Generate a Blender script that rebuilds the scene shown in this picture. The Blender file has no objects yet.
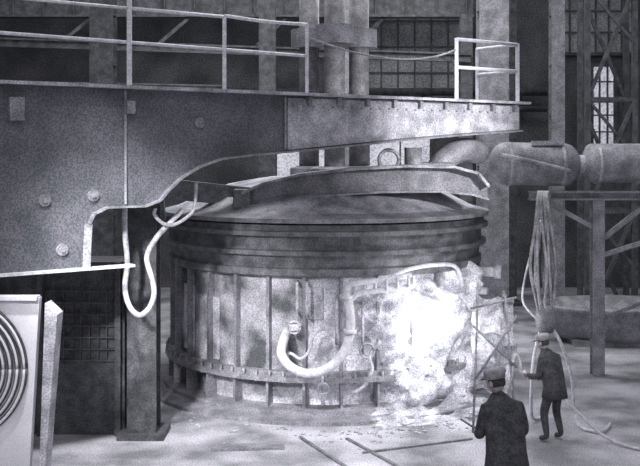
import bpy, bmesh, math, random
from mathutils import Vector, Matrix, noise
random.seed(4)
D=bpy.data
scene=bpy.context.scene
scene.view_settings.view_transform='Standard'
scene.view_settings.look='None'

# ---------------------------------------------------------------- materials
def mat(name,c1,c2,scale=9.0,rough=.7,metal=0.0,bump=.15,fine=38.0,finemix=.5,emit=0.0):
    m=D.materials.new(name); m.use_nodes=True
    nt=m.node_tree; N=nt.nodes; L=nt.links
    b=N['Principled BSDF']
    tc=N.new('ShaderNodeTexCoord')
    n1=N.new('ShaderNodeTexNoise'); n1.inputs['Scale'].default_value=scale; n1.inputs['Detail'].default_value=7
    n2=N.new('ShaderNodeTexNoise'); n2.inputs['Scale'].default_value=fine; n2.inputs['Detail'].default_value=1
    L.new(tc.outputs['Object'],n1.inputs['Vector']); L.new(tc.outputs['Object'],n2.inputs['Vector'])
    r=N.new('ShaderNodeValToRGB'); r.color_ramp.elements[0].position=.36; r.color_ramp.elements[1].position=.64
    r.color_ramp.elements[0].color=(*c1,1); r.color_ramp.elements[1].color=(*c2,1)
    L.new(n1.outputs['Fac'],r.inputs['Fac'])
    r2=N.new('ShaderNodeValToRGB'); r2.color_ramp.elements[0].position=.42; r2.color_ramp.elements[1].position=.58
    r2.color_ramp.elements[0].color=(.26,.42,.35,1); r2.color_ramp.elements[1].color=(1.4,1.2,1.4,1)
    L.new(n2.outputs['Fac'],r2.inputs['Fac'])
    mx=N.new('ShaderNodeMix'); mx.data_type='RGBA'; mx.blend_type='MULTIPLY'; mx.inputs[0].default_value=finemix
    L.new(r.outputs['Color'],mx.inputs[6]); L.new(r2.outputs['Color'],mx.inputs[7])
    L.new(mx.outputs[2],b.inputs['Base Color'])
    b.inputs['Roughness'].default_value=rough; b.inputs['Metallic'].default_value=metal
    if bump>0:
        bp=N.new('ShaderNodeBump'); bp.inputs['Strength'].default_value=bump; bp.inputs['Distance'].default_value=.05
        L.new(n1.outputs['Fac'],bp.inputs['Height']); L.new(bp.outputs['Normal'],b.inputs['Normal'])
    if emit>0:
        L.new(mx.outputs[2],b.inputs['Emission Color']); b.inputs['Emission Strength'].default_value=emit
    return m
M_arm   = mat('painted_arm_steel',(.10,.11,.12),(.19,.195,.215),1.3,.6,0,.1,finemix=.6)
M_dark  = mat('dark_sooty_steel',(.055,.06,.065),(.12,.125,.135),5,.7,0,.2)
M_mid   = mat('grey_steel',(.2,.21,.22),(.38,.38,.41),3,.6,.1,.2)
M_shell = mat('furnace_shell_steel',(.09,.1,.105),(.85,.85,.9),1.1,.6,.0,.3)
M_band  = mat('furnace_rim_steel',(.11,.12,.125),(.24,.25,.265),4,.5,.0,.2)
M_light = mat('light_painted_steel',(.6,.6,.65),(.82,.82,.87),8,.5,0,.05,finemix=.25)
M_roof  = mat('roof_refractory_dust',(.27,.28,.3),(.6,.6,.64),3,.8,0,.3)
M_floor = mat('shop_floor_concrete',(.2,.21,.22),(.6,.6,.64),.9,.9,0,.3)
M_wall  = mat('hall_wall_sooty',(.07,.078,.08),(.15,.155,.165),.8,.95,0,.1,fine=18)
M_fumeglow = mat('fume_glow_surface',(.36,.37,.4),(.9,.9,.95),3,.95,0,.6,finemix=.6,emit=.2)  # smoke and door glow put into a pale, self-lit colour
M_sheet = mat('dusty_sheet_metal',(.3,.31,.33),(.75,.75,.8),3,.9,0,.5,finemix=.5)
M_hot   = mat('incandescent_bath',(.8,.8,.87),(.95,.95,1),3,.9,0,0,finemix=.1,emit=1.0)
M_glass = mat('glowing_daylight_glass',(.5,.52,.58),(.75,.75,.8),.9,.6,0,0,emit=.6,fine=14)  # daylight behind the panes is put in as emission
M_glassd= mat('glowing_dim_glass',(.13,.15,.155),(.3,.31,.33),.7,.6,0,0,emit=.1,fine=14)  # weaker daylight put into the pane colour and emission
M_coat  = mat('worker_dark_cloth',(.05,.055,.058),(.1,.1,.11),9,.95,0,.3,fine=40)
M_cap   = mat('worker_cap_cloth',(.26,.26,.28),(.42,.42,.45),9,.9,0,.2,fine=40,finemix=.3)
M_skin  = mat('worker_skin',(.4,.36,.36),(.5,.45,.45),14,.6,0,.05,finemix=.2)
M_hair  = mat('worker_hair',(.04,.04,.04),(.07,.07,.07),30,.9)
M_hose  = mat('pale_hose_rubber',(.5,.5,.54),(.75,.75,.8),10,.6,0,.1,finemix=.3)
M_cable = mat('cable_sheath',(.15,.155,.16),(.38,.38,.41),3,.6,0,.1)
M_white = mat('white_enamel',(.7,.7,.75),(.85,.85,.9),2,.5,0,.02,finemix=.12)
M_graph = mat('graphite',(.14,.14,.145),(.26,.26,.275),5,.6)

# ---------------------------------------------------------------- helpers
def top(name,loc=(0,0,0)):
    e=D.objects.new(name,None); e.location=loc; e.empty_display_size=.2
    scene.collection.objects.link(e); return e

def smooth_path(pts,n=8):
    P=[Vector(p) for p in pts]
    if len(P)<3: return P
    out=[]
    for i in range(len(P)-1):
        p0=P[max(i-1,0)];p1=P[i];p2=P[i+1];p3=P[min(i+2,len(P)-1)]
        for k in range(n):
            t=k/n
            out.append(.5*((2*p1)+(p2-p0)*t+(2*p0-5*p1+4*p2-p3)*t*t+(3*p1-p0-3*p2+p3)*t**3))
    out.append(P[-1]); return out

class Part:
    def __init__(s): s.bm=bmesh.new()
    def box(s,c,size,rz=0,rx=0,ry=0,bev=0):
        r=bmesh.ops.create_cube(s.bm,size=1)
        vs=r['verts']
        m=Matrix.Translation(c)@Matrix.Rotation(rz,4,'Z')@Matrix.Rotation(ry,4,'Y')@Matrix.Rotation(rx,4,'X')@Matrix.Diagonal((*size,1))
        bmesh.ops.transform(s.bm,matrix=m,verts=vs)
        if bev>0:
            ed=list({e for v in vs for e in v.link_edges})
            bmesh.ops.bevel(s.bm,geom=ed,offset=bev,segments=2,affect='EDGES',profile=.5)
    def beam(s,a,b,w,h):
        a=Vector(a);b=Vector(b);d=b-a;L=d.length
        z=d.normalized(); up=Vector((0,0,1)) if abs(z.z)<.95 else Vector((0,1,0))
        x=up.cross(z).normalized(); y=z.cross(x)
        m=Matrix((x,y,z)).transposed().to_4x4(); m.translation=(a+b)/2
        r=bmesh.ops.create_cube(s.bm,size=1)
        bmesh.ops.transform(s.bm,matrix=m@Matrix.Diagonal((w,h,L,1)),verts=r['verts'])
    def ibeam(s,a,b,w,h,t=.04):
        a=Vector(a);b=Vector(b);z=(b-a).normalized()
        up=Vector((0,0,1)) if abs(z.z)<.95 else Vector((0,1,0))
        x=up.cross(z).normalized(); y=z.cross(x)
        o=y*(h/2-t/2)
        s.beam(a+o,b+o,w,t); s.beam(a-o,b-o,w,t); s.beam(a,b,t,h-2*t)
    def tube(s,pts,r,n=12,smooth=True,seg=8,caps=True):
        P=smooth_path(pts,seg) if smooth else [Vector(p) for p in pts]
        R=r if callable(r) else (lambda t:r)
        T=(P[1]-P[0]).normalized()
        up=Vector((0,0,1)) if abs(T.z)<.9 else Vector((1,0,0))
        X=T.cross(up).normalized()
        rings=[]
        for i,p in enumerate(P):
            t2=(P[min(i+1,len(P)-1)]-P[max(i-1,0)]).normalized()
            X=(X-t2*X.dot(t2)).normalized(); Yv=t2.cross(X)
            rr=R(i/(len(P)-1))
            rings.append([s.bm.verts.new(p+X*rr*math.cos(2*math.pi*k/n)+Yv*rr*math.sin(2*math.pi*k/n)) for k in range(n)])
        for a,b in zip(rings,rings[1:]):
            for k in range(n):
                f=s.bm.faces.new((a[k],a[(k+1)%n],b[(k+1)%n],b[k])); f.smooth=True
        if caps:
            s.bm.faces.new(rings[0][::-1]); s.bm.faces.new(rings[-1])
    def capsule(s,a,b,r,dome,n=28):
        a=Vector(a);b=Vector(b);d=(b-a);L=d.length;d.normalize()
        st=[];k=8
        for i in range(k+1):
            t=i/k*math.pi/2; st.append((dome*(1-math.cos(t)),max(.02,r*math.sin(t))))
        st+= [(L-x,rr) for x,rr in st[::-1]]
        pts=[a+d*x for x,_ in st]; rad=[rr for _,rr in st]
        s.tube(pts,lambda t:rad[int(round(t*(len(rad)-1)))],n,smooth=False)
    def cyl(s,a,b,r,n=20): s.tube([a,b],r,n,smooth=False)
    def lathe(s,c,prof,n=96,a0=0,a1=2*math.pi):
        rings=[]
        for (r,z) in prof:
            rings.append([s.bm.verts.new((c[0]+r*math.sin(a0+(a1-a0)*k/n),c[1]-r*math.cos(a0+(a1-a0)*k/n),c[2]+z)) for k in range(n)])
        for a,b in zip(rings,rings[1:]):
            for k in range(n):
                s.bm.faces.new((a[k],a[(k+1)%n],b[(k+1)%n],b[k]))
    def loft(s,secs,n=20):
        rings=[[s.bm.verts.new((c[0]+c[3]*math.cos(2*math.pi*k/n),c[1]+c[4]*math.sin(2*math.pi*k/n),c[2])) for k in range(n)] for c in secs]
        for a,b in zip(rings,rings[1:]):
            for k in range(n):
                f=s.bm.faces.new((a[k],a[(k+1)%n],b[(k+1)%n],b[k])); f.smooth=True
        s.bm.faces.new(rings[0][::-1]); s.bm.faces.new(rings[-1])
    def plate(s,poly,org,u,nrm,th):
        org=Vector(org);u=Vector(u);nrm=Vector(nrm)
        a=[s.bm.verts.new(org+u*p[0]+Vector((0,0,p[1]))) for p in poly]
        b=[s.bm.verts.new(v.co+nrm*th) for v in a]
        s.bm.faces.new(a); s.bm.faces.new(b[::-1])
        n=len(a)
        for k in range(n): s.bm.faces.new((a[k],b[k],b[(k+1)%n],a[(k+1)%n]))
    def torus(s,c,R,r,ax='Y',n=40,m=8,a0=0,a1=2*math.pi,sx=1,sz=1):
        pts=[]
        for k in range(n+1):
            a=a0+(a1-a0)*k/n
            if ax=='Y': pts.append(Vector(c)+Vector((R*math.cos(a)*sx,0,R*math.sin(a)*sz)))
            elif ax=='X': pts.append(Vector(c)+Vector((0,R*math.cos(a)*sx,R*math.sin(a)*sz)))
            else: pts.append(Vector(c)+Vector((R*math.cos(a)*sx,R*math.sin(a)*sz,0)))
        s.tube(pts,r,m,smooth=False)
    def done(s,name,m,parent,xf=None,smooth=None):
        bmesh.ops.recalc_face_normals(s.bm,faces=s.bm.faces)
        me=D.meshes.new(name)
        if smooth:
            for f in s.bm.faces: f.smooth=True
        s.bm.to_mesh(me); s.bm.free()
        if xf is not None: me.transform(xf)
        elif parent: me.transform(Matrix.Translation(-parent.location))
        me.materials.append(m)
        o=D.objects.new(name,me); scene.collection.objects.link(o)
        if parent: o.parent=parent
        return o

# ---------------------------------------------------------------- hall shell
p=Part(); p.box((0,17,-.1),(26,46,.2)); p.done('floor',M_floor,None)
YB=36
p=Part(); p.box((0,YB+.2,7),(26,.4,14)); p.done('wall_back',M_wall,None)
p=Part(); p.box((-13.2,17,7),(.4,46,14)); p.done('wall_left',M_wall,None)
p=Part(); p.box((13.2,17,7),(.4,46,14)); p.done('wall_right',M_wall,None)

def window(i,x0,x1,z0,z1,nx,nz,m):
    e=top('window_%d'%i,((x0+x1)/2,YB-.05,(z0+z1)/2))
    p=Part(); p.box(((x0+x1)/2,YB-.04,(z0+z1)/2),(x1-x0,.04,z1-z0)); p.done('glass',m,e)
    p=Part()
    for k in range(nx+1):
        x=x0+(x1-x0)*k/nx; p.box((x,YB-.1,(z0+z1)/2),(.12 if k in(0,nx) else .05,.12,z1-z0+.12))
    for k in range(nz+1):
        z=z0+(z1-z0)*k/nz; p.box(((x0+x1)/2,YB-.1,z),(x1-x0+.12,.11,.12 if k in(0,nz) else .05))
    p.done('mullions',M_dark,e)
window(1,-1.6,4.0,3.9,5.5,5,1,M_glass)
window(2,1.6,5.2,6.8,10.5,6,4,M_glassd)
window(3,9.75,10.6,5.0,8.0,3,5,M_glass)
window(4,8.5,11.3,8.4,11.5,6,4,M_glassd)

def column(x,y,w=.6,d=.6,h=13.5,m=None):
    e=top('steel_column',(x,y,0))
    p=Part()
    p.ibeam((x,y,0),(x,y,h),w,d,.06)
    p.box((x,y,.06),(w*1.5,d*1.5,.12))
    for k in range(1,int(h/1.5)):
        p.box((x,y,k*1.5),(w*.98,d*.9,.04))
    p.done('column_shaft',m or M_dark,e)
column(5.0,29,.85,.6,m=M_mid); column(7.1,30,.4,.4,m=M_mid)
column(-6.5,30,.7,.6); column(-1.6,30.5,.5,.5); column(-11,30,.7,.6); column(.9,30.5,.9,.5,m=M_mid); column(5.95,32,.6,.5)

e=top('lattice_column',(8.4,29,0))
p=Part()
for x in(7.65,9.0):
    for y in (28.6,29.4): p.beam((x,y,0),(x,y,13.4),.15,.15)
for k in range(4):
    z=k*3.2
    p.beam((7.65,28.6,z),(9.0,28.6,z+3.2),.1,.1); p.beam((9.0,29.4,z),(7.65,29.4,z+3.2),.1,.1)
    p.beam((9.0,28.6,z+1.6),(7.65,28.6,z+3.2),.08,.08)
    for y in(28.6,29.4): p.beam((7.65,y,z+3.2),(9.0,y,z+3.2),.12,.12)
p.done('lattice',M_dark,e)
e=top('overhead_crane_girder',(0,34,0))
p=Part()
p.ibeam((-12.8,34,10.0),(5.2,34,10.0),.5,1.1,.08); p.ibeam((-12.8,33.2,8.6),(5,33.2,8.0),.3,.3,.06)
for k in range(18): p.box((-12.4+k*1.02,34,10.0),(.04,.46,1.0))
for k in range(5): p.beam((-12+k*3.3,33.2,8.5-k*.03),(-11.0+k*3.3,34,9.5),.1,.1)
p.ibeam((-12.8,33.2,7.2),(-3,33.2,7.0),.2,.2,.05)
for x in(-12.5,-7.5,4.9): p.ibeam((x,33.6,0),(x,33.6,9.5),.4,.4,.05)
p.done('girder',M_band,e)
e=top('wall_pipe_run',(0,35,7))
p=Part()
for z,r in((7.0,.14),(6.4,.1),(10.9,.2)): p.cyl((-12.9,35.3,z),(8,35.3,z),r,12)
for k in range(13): p.box((-12.3+k*1.6,35.6,6.7),(.1,.6,.9))
p.done('pipes',M_dark,e)

# ---------------------------------------------------------------- furnace
C=(.11,21.8,0)
F=top('electric_arc_furnace',(C[0],C[1],0))
def pol(r,a,z): return Vector((C[0]+r*math.sin(a),C[1]-r*math.cos(a),z))
p=Part()
p.lathe(C,[(0.1,.02),(3.3,.02),(3.3,.16),(3.12,.2),(3.16,.7),(3.2,.8),(3.2,2.62),(3.0,2.62)],120)
p.done('shell',M_shell,F)
p=Part()
p.lathe(C,[(3.15,.66),(3.44,.66),(3.44,.74),(3.34,.76),(3.34,.84),(3.15,.84)],120)
p.lathe(C,[(3.1,.0),(3.5,.0),(3.5,.16),(3.1,.2)],120)
p.done('bottom_flanges',M_mid,F)
p=Part()
p.lathe(C,[(3.1,2.58),(3.3,2.58),(3.36,2.62),(3.36,2.74),(3.3,2.76),(3.34,2.98),(3.46,3.0),(3.46,3.08),(3.36,3.1),(3.36,3.34),(3.5,3.36),(3.5,3.44),(3.42,3.46),(3.42,3.56),(3.0,3.58)],120)
p.done('upper_ring',M_band,F)
p=Part()
for k in range(30):
    a=math.radians(-180+k*12+5)
    p.box(pol(3.26,a,1.7),(.06,.16,1.78),rz=a)
    p.box(pol(3.24,a,.43),(.05,.26,.52),rz=a)
p.done('stiffener_ribs',M_mid,F)
p=Part()
for k in range(80):
    a=math.radians(k*4.5)
    p.cyl(pol(3.40,a,.86),pol(3.40,a,.64),.03,6)
p.done('bolts',M_mid,F)
p=Part()
for a,z,w,h in((-58,1.6,.45,1.3),(-43,1.5,.4,1.2),(-4,2.1,.35,.6),(66,1.9,.5,1.0)):
    aa=math.radians(a); p.box(pol(3.22,aa,z),(w,.04,h),rz=aa,bev=.01)
p.done('shell_patch_plates',M_sheet,F)
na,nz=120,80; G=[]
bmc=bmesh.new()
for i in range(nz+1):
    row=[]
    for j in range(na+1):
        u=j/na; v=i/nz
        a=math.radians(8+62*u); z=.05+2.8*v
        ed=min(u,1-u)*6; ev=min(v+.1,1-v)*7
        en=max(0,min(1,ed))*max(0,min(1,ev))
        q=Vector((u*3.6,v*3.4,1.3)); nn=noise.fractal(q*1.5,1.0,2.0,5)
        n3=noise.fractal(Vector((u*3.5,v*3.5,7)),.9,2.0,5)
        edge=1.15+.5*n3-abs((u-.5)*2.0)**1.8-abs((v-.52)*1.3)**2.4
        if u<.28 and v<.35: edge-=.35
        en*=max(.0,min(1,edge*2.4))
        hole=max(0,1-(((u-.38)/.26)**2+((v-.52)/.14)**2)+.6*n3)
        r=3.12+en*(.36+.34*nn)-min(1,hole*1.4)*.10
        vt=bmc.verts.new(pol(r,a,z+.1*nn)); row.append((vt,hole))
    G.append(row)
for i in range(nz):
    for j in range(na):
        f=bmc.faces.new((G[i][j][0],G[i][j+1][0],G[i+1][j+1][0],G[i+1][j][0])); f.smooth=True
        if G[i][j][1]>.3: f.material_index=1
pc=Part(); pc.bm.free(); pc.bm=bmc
o=pc.done('door_fume_glow',M_fumeglow,F); o.data.materials.append(M_hot)  # bumpy mesh shaped to stand for the bright smoke and light at the door
p=Part()
p.tube([pol(3.45,math.radians(16),2.45),pol(3.6,math.radians(24),2.72),pol(3.7,math.radians(34),2.8),pol(3.6,math.radians(44),2.7),pol(3.5,math.radians(50),2.3)],.04,8)
p.done('door_frame',M_light,F)
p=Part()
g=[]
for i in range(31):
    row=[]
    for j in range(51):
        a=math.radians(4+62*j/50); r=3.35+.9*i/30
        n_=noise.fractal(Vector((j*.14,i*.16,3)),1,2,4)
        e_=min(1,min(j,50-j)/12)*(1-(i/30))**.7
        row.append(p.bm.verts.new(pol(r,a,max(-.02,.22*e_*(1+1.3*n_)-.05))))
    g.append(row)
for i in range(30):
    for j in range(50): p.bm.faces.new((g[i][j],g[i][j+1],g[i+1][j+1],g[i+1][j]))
p.done('glow_spill_mound',M_sheet,F,smooth=True)  # mound added to carry the bright door zone down onto the floor

p=Part()
p.tube([(.45,18.0,2.38),(.53,17.95,2.1),(.54,17.9,1.75),(.45,17.9,1.38),(.2,17.9,1.08),(-.17,17.9,.95),(-.5,17.9,1.05),(-.69,17.95,1.28),(-.66,18.2,1.5),(-.6,18.6,1.6)],.085,16)
p.tube([(.45,18.0,2.38),(.5,18.0,2.5),(.7,18.0,2.56),(1.2,18.1,2.6),(1.66,18.2,2.68)],.05,10)
p.tube([(.52,18.0,2.2),(.7,18.0,2.36),(1.2,18.1,2.42),(1.7,18.2,2.48)],.05,10)
for k in range(6):
    x=.6+k*.2; p.cyl((x,18.05,2.33+.03*k),(x,18.05,2.55+.025*k),.03,8)
for pt,d in(((.54,17.9,1.7),(0,0,1)),((.47,18,2.3),(0,0,1))):
    q=Vector(pt);dv=Vector(d); p.cyl(q-dv*.04,q+dv*.04,.12,16)
p.done('cooling_water_bend',M_light,F)
p=Part()
for x,z0,z1 in((-.42,1.95,2.5),(-.24,1.9,2.5),(.05,.3,.8),(.78,1.2,2.1),(.3,1.4,2.2)):
    p.cyl((x,18.3,z0),(x,18.3,z1),.028,10)
    for z in(z0,z1): p.cyl((x,18.3,z),(x,18.65,z),.028,8)
p.torus((-.47,18.2,1.72),.11,.022,'Y',20,6); p.torus((.05,18.15,.62),.1,.022,'Y',20,6)
p.torus((.86,18.2,1.3),.13,.022,'Y',20,6)
p.tube([(-.75,18.35,1.15),(-.55,18.2,1.25),(-.35,18.2,1.15),(-.2,18.2,1.3),(-.1,18.2,1.6),(.1,18.25,1.7)],.03,8)
p.tube([(.6,18.3,.5),(.8,18.2,.65),(.95,18.2,.95),(.9,18.2,1.2),(1.1,18.3,1.45)],.035,8)
p.box((-.47,18.3,1.72),(.18,.3,.12),bev=.02)
p.done('valves_and_pipework',M_sheet,F)
p=Part()
aa=math.radians(70); p.box(pol(3.5,aa,2.45),(.2,.4,.2),rz=aa,bev=.03); p.cyl(pol(3.7,aa,2.45),pol(3.85,aa,2.45),.14,14)
aa=math.radians(64); p.box(pol(3.5,aa,2.1),(.14,.3,.14),rz=aa,bev=.03)
p.done('side_brackets',M_light,F)
p=Part(); p.lathe(C,[(3.5,.0),(3.9,.0),(3.9,.07),(3.5,.09)],120)
p.done('base_apron',M_mid,F)
p=Part()
for k in range(150):
    x=random.choice((random.uniform(-2.5,3.0),random.uniform(.5,3.4))); a_=abs(random.gauss(0,.45))
    y=C[1]-math.sqrt(max(.1,4.05**2-(x-C[0])**2))-a_
    r=random.uniform(.012,.045)
    q=bmesh.ops.create_icosphere(p.bm,subdivisions=1,radius=r)
    for v in q['verts']: v.co=Vector((v.co.x*random.uniform(.8,1.6)+x,v.co.y+y,max(0,v.co.z*.6+r*.4)))
p.done('slag_crumbs',M_roof,F)

# ---------------------------------------------------------------- roof
R=top('furnace_roof',(C[0],C[1],3.6))
p=Part()
p.lathe(C,[(3.3,3.59),(3.3,3.72),(3.1,3.8),(2.95,3.88),(2.6,4.06),(2.1,4.22),(1.5,4.33),(1.2,4.37),(.2,4.39)],120)
p.done('dome',M_roof,R)
p=Part()
p.lathe(C,[(3.25,3.6),(3.52,3.6),(3.52,3.68),(3.22,3.76)],120)
p.done('roof_ring',M_mid,R)
p=Part()
YF=19.4
topl=[(-1.50,4.12),(-1.1,4.3),(-.4,4.47),(.6,4.58),(1.7,4.64),(2.6,4.62),(3.05,4.5),(3.25,4.25)]
botl=[(3.25,4.0),(2.9,4.1),(2.3,4.15),(1.2,4.14),(0,4.06),(-.8,3.96),(-1.5,3.84)]
p.plate(topl+botl,(0,YF,0),(1,0,0),(0,1,0),.5)
p.done('lifting_beam',M_mid,R)
p=Part()
for a_,b_ in zip(topl,topl[1:]): p.beam((a_[0],YF+.15,a_[1]),(b_[0],YF+.15,b_[1]),.75,.05)
for a_,b_ in zip(botl,botl[1:]): p.beam((a_[0],YF+.15,a_[1]),(b_[0],YF+.15,b_[1]),.7,.04)
p.done('lifting_beam_flanges',M_roof,R)
p=Part()
p.beam((-3.2,19.2,4.32),(-1.3,19.5,4.1),.3,.22); p.beam((-3.1,19.6,4.1),(-1.4,20.2,3.9),.2,.2)
p.box((-1.5,19.5,4.0),(.35,.6,.4),bev=.04); p.beam((-3.1,19.3,4.3),(-3.1,19.6,3.6),.14,.14)
p.cyl((-1.45,19.5,4.1),(-1.45,19.5,3.7),.1)
p.done('roof_side_links',M_band,R)
p=Part()
for dx,dy in((-.55,.3),(.55,.3),(0,-.55)):
    p.cyl((C[0]+.2+dx,C[1]+dy,4.2),(C[0]+.2+dx,C[1]+dy,9.5),.22,24)
p.done('electrodes',M_graph,R)
p=Part()
for dx,dy in((-.55,.3),(.55,.3),(0,-.55)):
    c=(C[0]+.2+dx,C[1]+dy,4.35); p.lathe((c[0],c[1],0),[(.24,4.3),(.42,4.3),(.42,4.55),(.24,4.6)],24)
    p.lathe((c[0],c[1],0),[(.24,7.2),(.4,7.2),(.4,7.6),(.24,7.6)],24); p.box((c[0],c[1]+1.1,7.4),(.3,1.6,.35),bev=.03)
p.box((2.3,20.6,4.45),(.9,.7,.5),bev=.08); p.cyl((1.9,20.4,4.4),(1.9,20.4,5.0),.18)
p.tube([(2.3,20.8,4.3),(2.6,20.8,4.75),(3.0,21.0,4.95),(3.4,21.4,4.9)],.25,20)
p.torus((1.4,20.3,4.75),.2,.04,'Y',20,8); p.box((1.4,20.4,4.5),(.5,.4,.3),bev=.04)
p.done('electrode_clamps_and_fittings',M_mid,R)

# ---------------------------------------------------------------- swing gantry arm
O=Vector((-4.64,14.5,0)); dirv=Vector((8.84,6.5,0)); Lh=dirv.length; u=dirv.normalized(); nb=Vector((-u.y,u.x,0))
RZ=math.atan2(u.y,u.x)
A=top('roof_swing_gantry',(-4.64,14.5,0))
def tz(t,z,off=0): 
    v=O+u*(t*Lh)+nb*off; return Vector((v.x,v.y,z))
low=[(1,5.35),(.85,5.25),(.697,5.13),(.58,5.02),(.465,4.92),(.39,4.86),(.336,4.80),(.30,4.68),(.268,4.5),(.247,4.31),(.232,4.14),(.21,4.06),(.15,4.06),(.13,3.97),(.1233,3.82),(.1215,3.5),(.12,3.13),(-.14,3.13)]
poly=[(-.14,5.9),(1,5.9)]+low
p=Part(); p.plate([(t*Lh,z) for t,z in poly],O,u,nb,1.3); p.done('side_plate',M_arm,A)
p=Part()
for (t0,z0),(t1,z1) in zip(low[:-1],low[1:]):
    p.beam(tz(t0,z0,-.03),tz(t1,z1,-.03),.12,.03)
p.done('lower_flange',M_mid,A)  # flange strip paler than the arm, edge highlight put into its colour
p=Part()
cov=[(.46,5.86),(.995,5.86),(.995,5.38),(.85,5.29),(.697,5.17),(.58,5.06),(.46,4.95)]
p.plate([(t*Lh,z) for t,z in cov],O-nb*.02,u,nb,.02)
p.done('lit_arm_overlay',M_roof,A)  # paler overlay, the brightly lit stretch of the arm put into colour
p=Part()
p.beam(tz(-.14,5.93,-.06),tz(1.01,5.93,-.06),.3,.05)
p.done('deck_edge',M_roof,A)
p=Part(); p.beam(tz(-.14,3.14,-.04),tz(.19,3.14,-.04),.16,.04); p.done('ledge',M_light,A)
p=Part()
for t,z0,z1 in((.18,4.1,5.88),(.456,4.97,5.88)):
    p.beam(tz(t,z0,-.015),tz(t,z1,-.015),.035,.05)
for t,y in((.06,4.2),(.13,4.25),(.085,3.45),(.3,5.4)):
    p.cyl(tz(t,y,.02),tz(t,y,-.04),.09,16)
    p.cyl(tz(t,y,-.03),tz(t,y,-.07),.04,8)
for k in range(26):
    t=.47+k*.02; p.cyl(tz(t,5.72,-.01),tz(t,5.72,-.05),.02,6)
for k in range(9): p.box(tz(.5+k*.06,5.82,-.05),(.08,.1,.14),rz=RZ)
p.box(tz(.02,5.55,-.05),(.22,.1,.34),rz=RZ); p.box(tz(.185,5.62,-.05),(.14,.1,.2),rz=RZ)
p.done('bolts_and_seams',M_mid,A)

Rl=top('safety_railing',tz(.3,5.96))
p=Part()
ts=[.187,.345,.5]
H=1.22
for t in ts: p.beam(tz(t,5.96,.02),tz(t,5.96+H,.02),.06,.06)
p.beam(tz(.187,5.96,.02),tz(.187,7.4,.02),.07,.07)
p.tube([tz(-.14,5.96+H,.02),tz(.187,5.96+H,.02)],.025,8,False)
p.tube([tz(.187,5.96+H,.02),tz(.345,5.96+H,.02)],.03,8,False)
p.tube([tz(.345,5.96+H+.02,.02),tz(.42,5.96+H-.02,-.02),tz(.5,5.96+H,.02)],.03,8)
p.tube([tz(-.14,6.66,.02),tz(.26,6.64,.04),tz(.5,6.62,.02)],.028,8)
for t in(.834,.995): p.beam(tz(t,5.96,.02),tz(t,7.18,.02),.07,.07)
for z in(7.16,6.6): 
    p.tube([tz(.834,z,.02),tz(.995,z,.02)],.035,8,False); p.tube([tz(.995,z,.02),tz(.995,z,1.2)],.035,8,False)
p.beam(tz(.995,5.96,1.2),tz(.995,7.18,1.2),.06,.06)
p.done('posts_and_rails',M_light,Rl)
p=Part()
p.tube([tz(.5,6.95,.02),tz(.6,6.74,.02),tz(.7,6.68,.02),tz(.78,6.78,.02),tz(.834,6.95,.02)],.018,6)
p.done('guard_chain',M_mid,Rl)

Hs=top('hanging_water_hose',(-2.8,16.4,3))
p=Part()
p.tube([(-2.3,16.75,3.95),(-2.55,16.6,3.68),(-2.69,16.4,3.5),(-2.84,16.4,3.2),(-2.76,16.4,2.85),(-2.72,16.4,2.6),(-2.80,16.4,2.36),(-2.97,16.4,2.24),(-3.13,16.4,2.4),(-3.2,16.4,2.7),(-3.16,16.4,3.1),(-3.2,16.4,3.6),(-3.2,16.4,4.0)],.045,12)
p.done('lower_loop',M_hose,Hs)
p=Part()
p.tube([(-2.68,16.3,4.0),(-2.70,16.3,3.9),(-2.56,16.4,3.74),(-2.4,16.6,3.72),(-2.2,16.8,3.85),(-2.12,16.9,4.0),(-2.1,16.95,4.4)],.03,10)
p.done('upper_loop',M_hose,Hs)

S=top('gantry_support_frame',(-4,18,0))
p=Part()
p.ibeam((-3.06,17.4,0),(-3.06,17.4,4.0),.5,.5,.05)
p.box((-3.06,17.4,.05),(.8,.8,.1))
p.box((-4.6,17.9,1.5),(2.4,1.0,3.0))
p.box((-6.2,17.7,1.6),(1.2,1.4,3.1))
p.done('pedestal',M_dark,S)
p=Part()
for k in range(9): p.box((-4.75+k*.15,17.36,1.9),(.02,.05,1.25))
for k in range(7): p.box((-4.15,17.34,1.3+k*.2),(1.25,.05,.02))
p.box((-3.5,17.34,1.5),(.1,.12,3.0)); p.box((-4.85,17.34,1.5),(.1,.12,3.0))
p.done('grille',M_dark,S)

# ---------------------------------------------------------------- duct drums
U=top('fume_exhaust_duct',(5.5,22,4.6))
p=Part()
p.capsule((3.72,22,4.66),(5.72,22,4.62),.47,.35)
p.capsule((5.78,22.0,4.66),(9.6,22.0,4.66),.43,.18)
p.cyl((9.4,22,4.66),(12.9,22,4.66),.3)
p.done('duct_drums',M_mid,U)
p=Part()
for x,r in((4.15,.485),(5.3,.485),(6.1,.445),(7.0,.445)): p.cyl((x-.04,22,4.64),(x+.04,22,4.64),r,28)
p.cyl((5.6,22,4.64),(5.9,22,4.64),.2,20)
p.beam((4.6,21.75,5.1),(5.3,21.75,5.1),.1,.1)
p.tube([(3.9,21.6,4.85),(4.6,21.5,4.7),(5.4,21.55,4.5)],.04,8)
p.done('flanges',M_roof,U)
B=top('duct_support_trestle',(6,22.5,0))
p=Part()
p.ibeam((4.6,22.0,3.95),(12.9,22.0,3.95),.3,.2,.04)
p.ibeam((6.1,22.0,0),(6.1,22.0,3.85),.26,.26,.04); p.ibeam((9.6,22.0,0),(9.6,22.0,3.85),.3,.3,.04)
p.beam((6.1,22.0,2.9),(7.3,22.0,3.85),.1,.1); p.beam((6.1,22.,2.6),(9.6,22.,3.7),.08,.1); p.beam((6.1,22.,1.2),(9.6,22.,2.6),.08,.08)
p.beam((6.1,22.,3.2),(4.9,22.,3.85),.1,.1)
p.done('trestle',M_mid,B)
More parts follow.
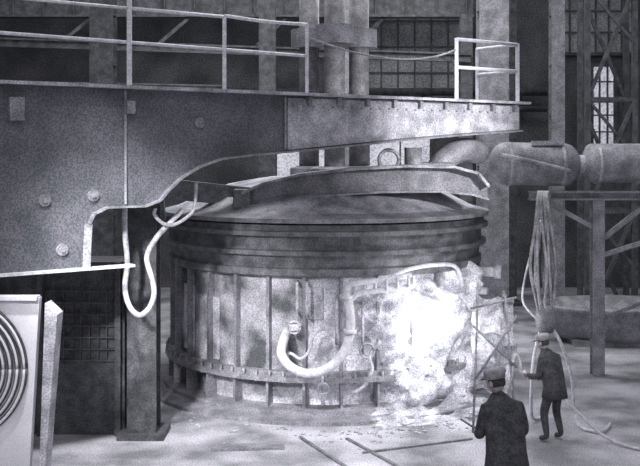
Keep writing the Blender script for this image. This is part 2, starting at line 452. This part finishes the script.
e=top('slag_tub',(7.7,26,0))
p=Part()
p.loft([(7.7,26,.12,1.5,1.0),(7.7,26,.3,1.7,1.15),(7.7,26,.85,1.95,1.3),(7.7,26,.95,2.0,1.35),(7.7,26,1.0,1.9,1.25),(7.7,26,.6,1.6,1.0)],32)
p.box((7.7,26,.08),(2.6,1.8,.16)); p.cyl((5.5,26,.6),(9.9,26,.6),.1)
p.done('tub_body',M_mid,e)

# ---------------------------------------------------------------- cable bundle
K=top('flexible_power_cable_bundle',(4.1,18,0))
p=Part()
for k in range(10):
    a_=k*.65; dx=.16*math.cos(a_); dy=.15*math.sin(a_)
    p.tube([(4.75+dx*.6,21.3,3.75),(4.35+dx*.7,19.4,4.1),(4.05+dx*.5,18.2,4.12),(4.0+dx*.9,17.9,3.6),(3.99+dx*1.3+.05*math.sin(k*2.1),17.8+dy,2.9),(4.0+dx*1.0,17.8+dy,2.3),(4.03+dx*.5,17.8,1.9)],.029,8)
p.done('cables',M_cable,K)
p=Part()
p.tube([(3.95,17.9,3.7),(3.8,18.0,3.1),(3.68,18.0,2.6),(3.66,18.0,2.2),(3.9,17.9,1.9)],.018,8)
p.tube([(4.05,17.8,1.9),(4.3,17.85,1.5),(4.5,17.9,.9),(4.55,17.9,.35),(4.6,17.7,.06),(4.9,17.4,.05),(5.2,17.9,.05)],.03,8)
p.tube([(3.98,17.8,1.9),(3.85,17.95,1.3),(3.8,18.0,.6),(3.85,18.1,.1),(4.1,18.4,.05)],.03,8)
p.done('hoses',M_hose,K)
p=Part()
p.loft([(4.02,17.8,1.7,.12,.12),(4.02,17.8,1.85,.19,.18),(4.02,17.8,2.05,.18,.16),(4.02,17.8,2.2,.12,.12)],20)
p.done('cable_clamp',M_band,K)

e=top('heat_shield_screen',(3.1,17.6,0))
vs=[(2.65,17.7,.75),(3.3,17.3,.55),(3.4,17.3,2.3),(2.75,17.7,2.35)]
p=Part()
n=14; g=[]
for i in range(n+1):
    row=[]
    for j in range(n+1):
        s_=j/n;t_=i/n
        q=Vector(vs[0]).lerp(Vector(vs[1]),s_).lerp(Vector(vs[3]).lerp(Vector(vs[2]),s_),t_)
        q.y+=.25*noise.noise(q*3.2); q.x+=.12*noise.noise(q*2.3+Vector((5,5,5))); q.z+=.2*noise.noise(q*2.7+Vector((9,2,5)))
        row.append(p.bm.verts.new(q))
    g.append(row)
for i in range(n):
    for j in range(n): p.bm.faces.new((g[i][j],g[i][j+1],g[i+1][j+1],g[i+1][j]))
o=p.done('sheet',M_sheet,e); md=o.modifiers.new('t','SOLIDIFY'); md.thickness=.03
p=Part()
for a_,b_ in(((2.68,17.5,.0),(2.78,17.6,2.6)),((3.4,17.3,.0),(3.2,17.3,2.45)),((2.65,17.4,1.9),(3.4,17.25,1.2)),((2.7,17.3,1.0),(3.4,17.25,2.1)),((3.0,17.2,.0),(3.2,17.4,2.5)),((2.6,17.3,2.2),(3.4,17.3,2.4)),((3.15,17.2,.0),(3.4,17.3,1.6))):
    p.tube([a_,b_],.022,8,False)
p.done('leaning_rods',M_mid,e)

e=top('wire_coil_rack',(-4.4,13,0))
p=Part()
p.plate([(-1.2,0.0),(.74,0.0),(.66,.6),(.80,3.03),(-1.2,3.03)],(-4.45,13,0),(1,0,0),(0,1,0),.12)
p.beam((-5.5,13,3.03),(-3.66,13,3.03),.18,.05)
p.done('rack_panel',M_white,e)
p=Part()
p.plate([(.76,0.0),(.80,0.0),(1.02,2.8),(.86,2.95)],(-4.45,13.05,0),(1,0,0),(0,1,0),.3)
p.done('rack_side',M_roof,e)
p=Part()
for k in range(14):
    p.torus((-4.70,12.96-.006*k,2.12),1.0-.05*k,.012 if k%2 else .018,'Y',60,6,sz=.92,sx=.9)
p.done('coil_windings',M_dark,e)
p=Part()
for k in range(6): p.torus((-4.70,12.9,2.12),.98-.1*k,.018,'Y',60,8,sz=.92,sx=.9)
p.done('wire_coils',M_white,e)

e=top('floor_rail_track',(1,15,0))
p=Part()
for dx in(0,.9): 
    p.beam((-.35+dx*.9,17.2-dx*.1,.015),(1.5+dx,13.2,.015),.06,.03)
p.beam((.7,16.3,.015),(2.6,17.1,.015),.05,.03)
p.done('rails',M_band,e)
e=top('floor_edge_plate',(-1,15,0))
p=Part(); p.box((-1.2,16.6,.02),(1.2,.3,.04),rz=.1)
p.done('plates',M_mid,e)

# ---------------------------------------------------------------- operator platform
PZ=.56
e=top('operator_platform',(2.3,11.1,0))
p=Part()
p.box((2.2,10.9,PZ-.03),(2.2,1.5,.06))
for x in(1.2,3.2):
    for y in(10.25,11.55): p.beam((x,y,0),(x,y,PZ-.06),.1,.1)
p.beam((1.15,11.6,PZ-.1),(3.25,11.6,PZ-.1),.06,.1)
for k in range(2): p.box((.9-k*.25,10.9,.37-k*.18),(.26,.9,.04))
p.box((.85,10.45,.19),(.5,.04,.38)); p.box((.85,11.35,.19),(.5,.04,.38))
p.done('deck_and_legs',M_mid,e)

# ---------------------------------------------------------------- workers
I=Matrix.Identity(4)
def worker(loc,yaw,scale,headturn,coat_len,bar):
    W=top('steel_worker',loc); W.rotation_euler=(0,0,math.radians(yaw)); W.scale=(scale,)*3
    sk=[((0,-.05,1.02),.15),((0,.0,1.25),.15),((0,.07,1.46),.15),((0,.1,1.57),.07),((0,.14,1.65),.065),
     ((-.11,-.04,.95),.105),((-.14,.08,.53),.08),((-.15,.0,.1),.055),((-.16,.16,.05),.045),
     ((.11,-.04,.95),.105),((.16,.05,.53),.08),((.19,-.05,.1),.055),((.2,.11,.05),.045),
     ((-.2,.07,1.47),.085),((-.27,.08,1.18),.066),((-.17,.37,1.12),.05),((-.12,.46,1.14),.034),
     ((.2,.07,1.47),.085),((.28,.07,1.18),.066),((.19,.36,1.06),.05),((.13,.47,1.02),.034)]
    ed=[(0,1),(1,2),(2,3),(3,4),(0,5),(5,6),(6,7),(7,8),(0,9),(9,10),(10,11),(11,12),(2,13),(13,14),(14,15),(15,16),(2,17),(17,18),(18,19),(19,20)]
    me=D.meshes.new('body'); me.from_pydata([s[0] for s in sk],ed,[]); me.update()
    o=D.objects.new('body',me); scene.collection.objects.link(o); o.parent=W
    o.modifiers.new('skin','SKIN'); sub=o.modifiers.new('s','SUBSURF'); sub.levels=2; sub.render_levels=2
    for i,s_ in enumerate(sk):
        me.skin_vertices[0].data[i].radius=(s_[1],s_[1]); me.skin_vertices[0].data[i].use_root=(i==0)
    me.materials.append(M_coat)
    for sgn,wr in((-1,Vector((-.12,.46,1.14))),(1,Vector((.13,.47,1.02)))):
        p=Part()
        p.tube([wr,wr+Vector((-.02*sgn,.05,0)),wr+Vector((-.04*sgn,.1,.0))],.036,10)
        for k in range(4):
            b=wr+Vector((-.04*sgn,.1,.033-.022*k)); l=[.035,.04,.037,.03][k]
            p.tube([b-Vector((0,.02,0)),b+Vector((0,l,0)),b+Vector((-.03*sgn,l+.015,0)),b+Vector((-.05*sgn,l-.015,0)),b+Vector((-.045*sgn,l-.035,0))],.0095,8)
        p.tube([wr+Vector((0,.04,.03)),wr+Vector((-.035*sgn,.07,.05)),wr+Vector((-.06*sgn,.1,.04))],.011,8)
        p.done('hand_%s'%('l' if sgn<0 else 'r'),M_skin,W,xf=I)
    p=Part()
    if bar:
        p.tube([(-.28,.62,1.22),(-.16,.575,1.14),(.1,.585,1.02),(.6,.72,.78)],.013,8,False); p.done('rabble_bar',M_mid,W,xf=I)
    else:
        p.tube([(-.35,.62,1.35),(-.3,.6,1.5),(-.2,.58,1.35),(-.16,.575,1.14),(.1,.585,1.02),(.42,.5,.95),(.62,.1,.55),(.66,-.6,.12),(.72,-1.3,.03),(.9,-2.2,.03)],.026,10); p.done('held_hose',M_hose,W,xf=I)
    p=Part()
    secs=[(0,-.05,.62,.28,.23),(0,-.05,.8,.26,.21),(0,-.04,1.0,.23,.18),(0,.0,1.18,.23,.18),(0,.04,1.34,.25,.18),(0,.07,1.44,.25,.165),(0,.09,1.51,.2,.14),(0,.12,1.56,.13,.11),(0,.13,1.61,.10,.095)]
    p.loft(secs[0 if coat_len else 1:],32)
    for v in p.bm.verts:
        v.co.x+=.03*noise.noise(v.co*5); v.co.y+=.03*noise.noise(v.co*5+Vector((3,1,2)))
    p.done('coat',M_coat,W,xf=I,smooth=True)
    HO=Matrix.Translation((0,.17,-.07))@Matrix.Translation((0,0,1.7))@Matrix.Rotation(math.radians(headturn),4,'Z')@Matrix.Rotation(math.radians(-14),4,'X')@Matrix.Diagonal((1.1,1.1,1.1,1))@Matrix.Translation((0,0,-1.7))
    p=Part()
    q=bmesh.ops.create_uvsphere(p.bm,u_segments=28,v_segments=20,radius=1)
    for v in q['verts']:
        x,y,z=v.co
        sx=.083*(1-.22*max(0,-z)); yy=y*.1
        if z<-.2 and y>0: yy*=1.05
        if y>.75 and abs(x)<.22 and -.35<z<.15: yy+=.022*(1-abs(x)/.22)
        if y>.6 and .02<z<.25 and .2<abs(x)<.5: yy-=.008
        v.co=Vector((x*sx,yy+.02,z*.125+1.80))
    for s_ in(-1,1):
        r=bmesh.ops.create_uvsphere(p.bm,u_segments=10,v_segments=8,radius=1)
        for v in r['verts']: v.co=Vector((s_*.086+v.co.x*.012,v.co.y*.022+.01,v.co.z*.034+1.79))
    p.box((0,.12,1.735),(.05,.01,.008))
    p.done('head',M_skin,W,xf=HO,smooth=True)
    p=Part()
    for s_ in(-1,1):
        r=bmesh.ops.create_uvsphere(p.bm,u_segments=10,v_segments=8,radius=.011)
        for v in r['verts']: v.co+=Vector((s_*.032,.106,1.81))
    r=bmesh.ops.create_uvsphere(p.bm,u_segments=20,v_segments=14,radius=1)
    for v in r['verts']: v.co=Vector((v.co.x*.088,min(.03,v.co.y*.108)+.01,max(-.45,v.co.z)*.125+1.81))
    p.done('hair',M_hair,W,xf=HO,smooth=True)
    p=Part()
    p.loft([(0,.01,1.835,.098,.115),(0,.01,1.875,.102,.118),(0,.0,1.90,.112,.126),(0,0,1.925,.11,.122),(0,0,1.945,.085,.095),(0,0,1.952,.03,.04)],24)
    p.done('cap',M_cap,W,xf=HO,smooth=True)
    p=Part(); p.loft([(0,.11,1.838,.08,.075),(0,.115,1.848,.08,.075)],20); p.done('cap_peak',M_coat,W,xf=HO)
worker((2.08,11.25,PZ),14,1.0,28,True,True)
worker((3.95,17.0,0),38,.95,10,False,False)

# ---------------------------------------------------------------- lights
def spot(name,loc,tgt,power,size,blend=.6,rad=.4,col=(1,.98,1)):  # spots added out of view, each aimed to brighten the part it names
    l=D.lights.new(name,'SPOT'); l.energy=power; l.spot_size=math.radians(size); l.spot_blend=blend; l.shadow_soft_size=rad; l.color=col
    o=D.objects.new(name,l); scene.collection.objects.link(o); o.location=loc
    o.rotation_euler=(Vector(tgt)-Vector(loc)).to_track_quat('-Z','Y').to_euler(); return o
spot('added_spot_arm',(8,11,7.0),(2.6,19.8,5.5),7500,24,.9)
spot('added_spot_floor',(-3.5,9,12),(-1.6,16.2,0),9500,32,.8)
spot('added_spot_furnace',(-5,5,8),(-1.8,19,1.4),9500,18,.9)
spot('added_spot_door',(6,10,9),(2.2,18.8,1.5),2800,22,.8)
spot('added_spot_reel',(-1,6,6),(-4.5,13,1.4),650,22,.5)
spot('added_spot_roof',(2,26,12.5),(.5,21,4.2),3000,50,.6)
spot('added_spot_floor_front',(3,8,12),(2.0,15.8,0),2400,30,.9)
l=D.lights.new('door_glow','POINT'); l.energy=110; l.shadow_soft_size=.5; o=D.objects.new('door_glow_lamp',l); scene.collection.objects.link(o); o.location=pol(4.7,math.radians(32),1.8)
l=D.lights.new('hall_lamp','AREA'); l.energy=1200; l.size=8; o=D.objects.new('hall_lamp',l); scene.collection.objects.link(o); o.location=(1,24,13.5)
w=D.worlds.new('World'); scene.world=w; w.use_nodes=True
bg=w.node_tree.nodes['Background']; bg.inputs[0].default_value=(.94,.93,1,1); bg.inputs[1].default_value=.74

cam=D.cameras.new('camera'); cam.lens=56.25; cam.sensor_width=36; cam.shift_y=-.1297; cam.clip_end=200
o=D.objects.new('camera',cam); scene.collection.objects.link(o); o.location=(0,0,4.95); o.rotation_euler=(math.radians(90),0,0)
scene.camera=o
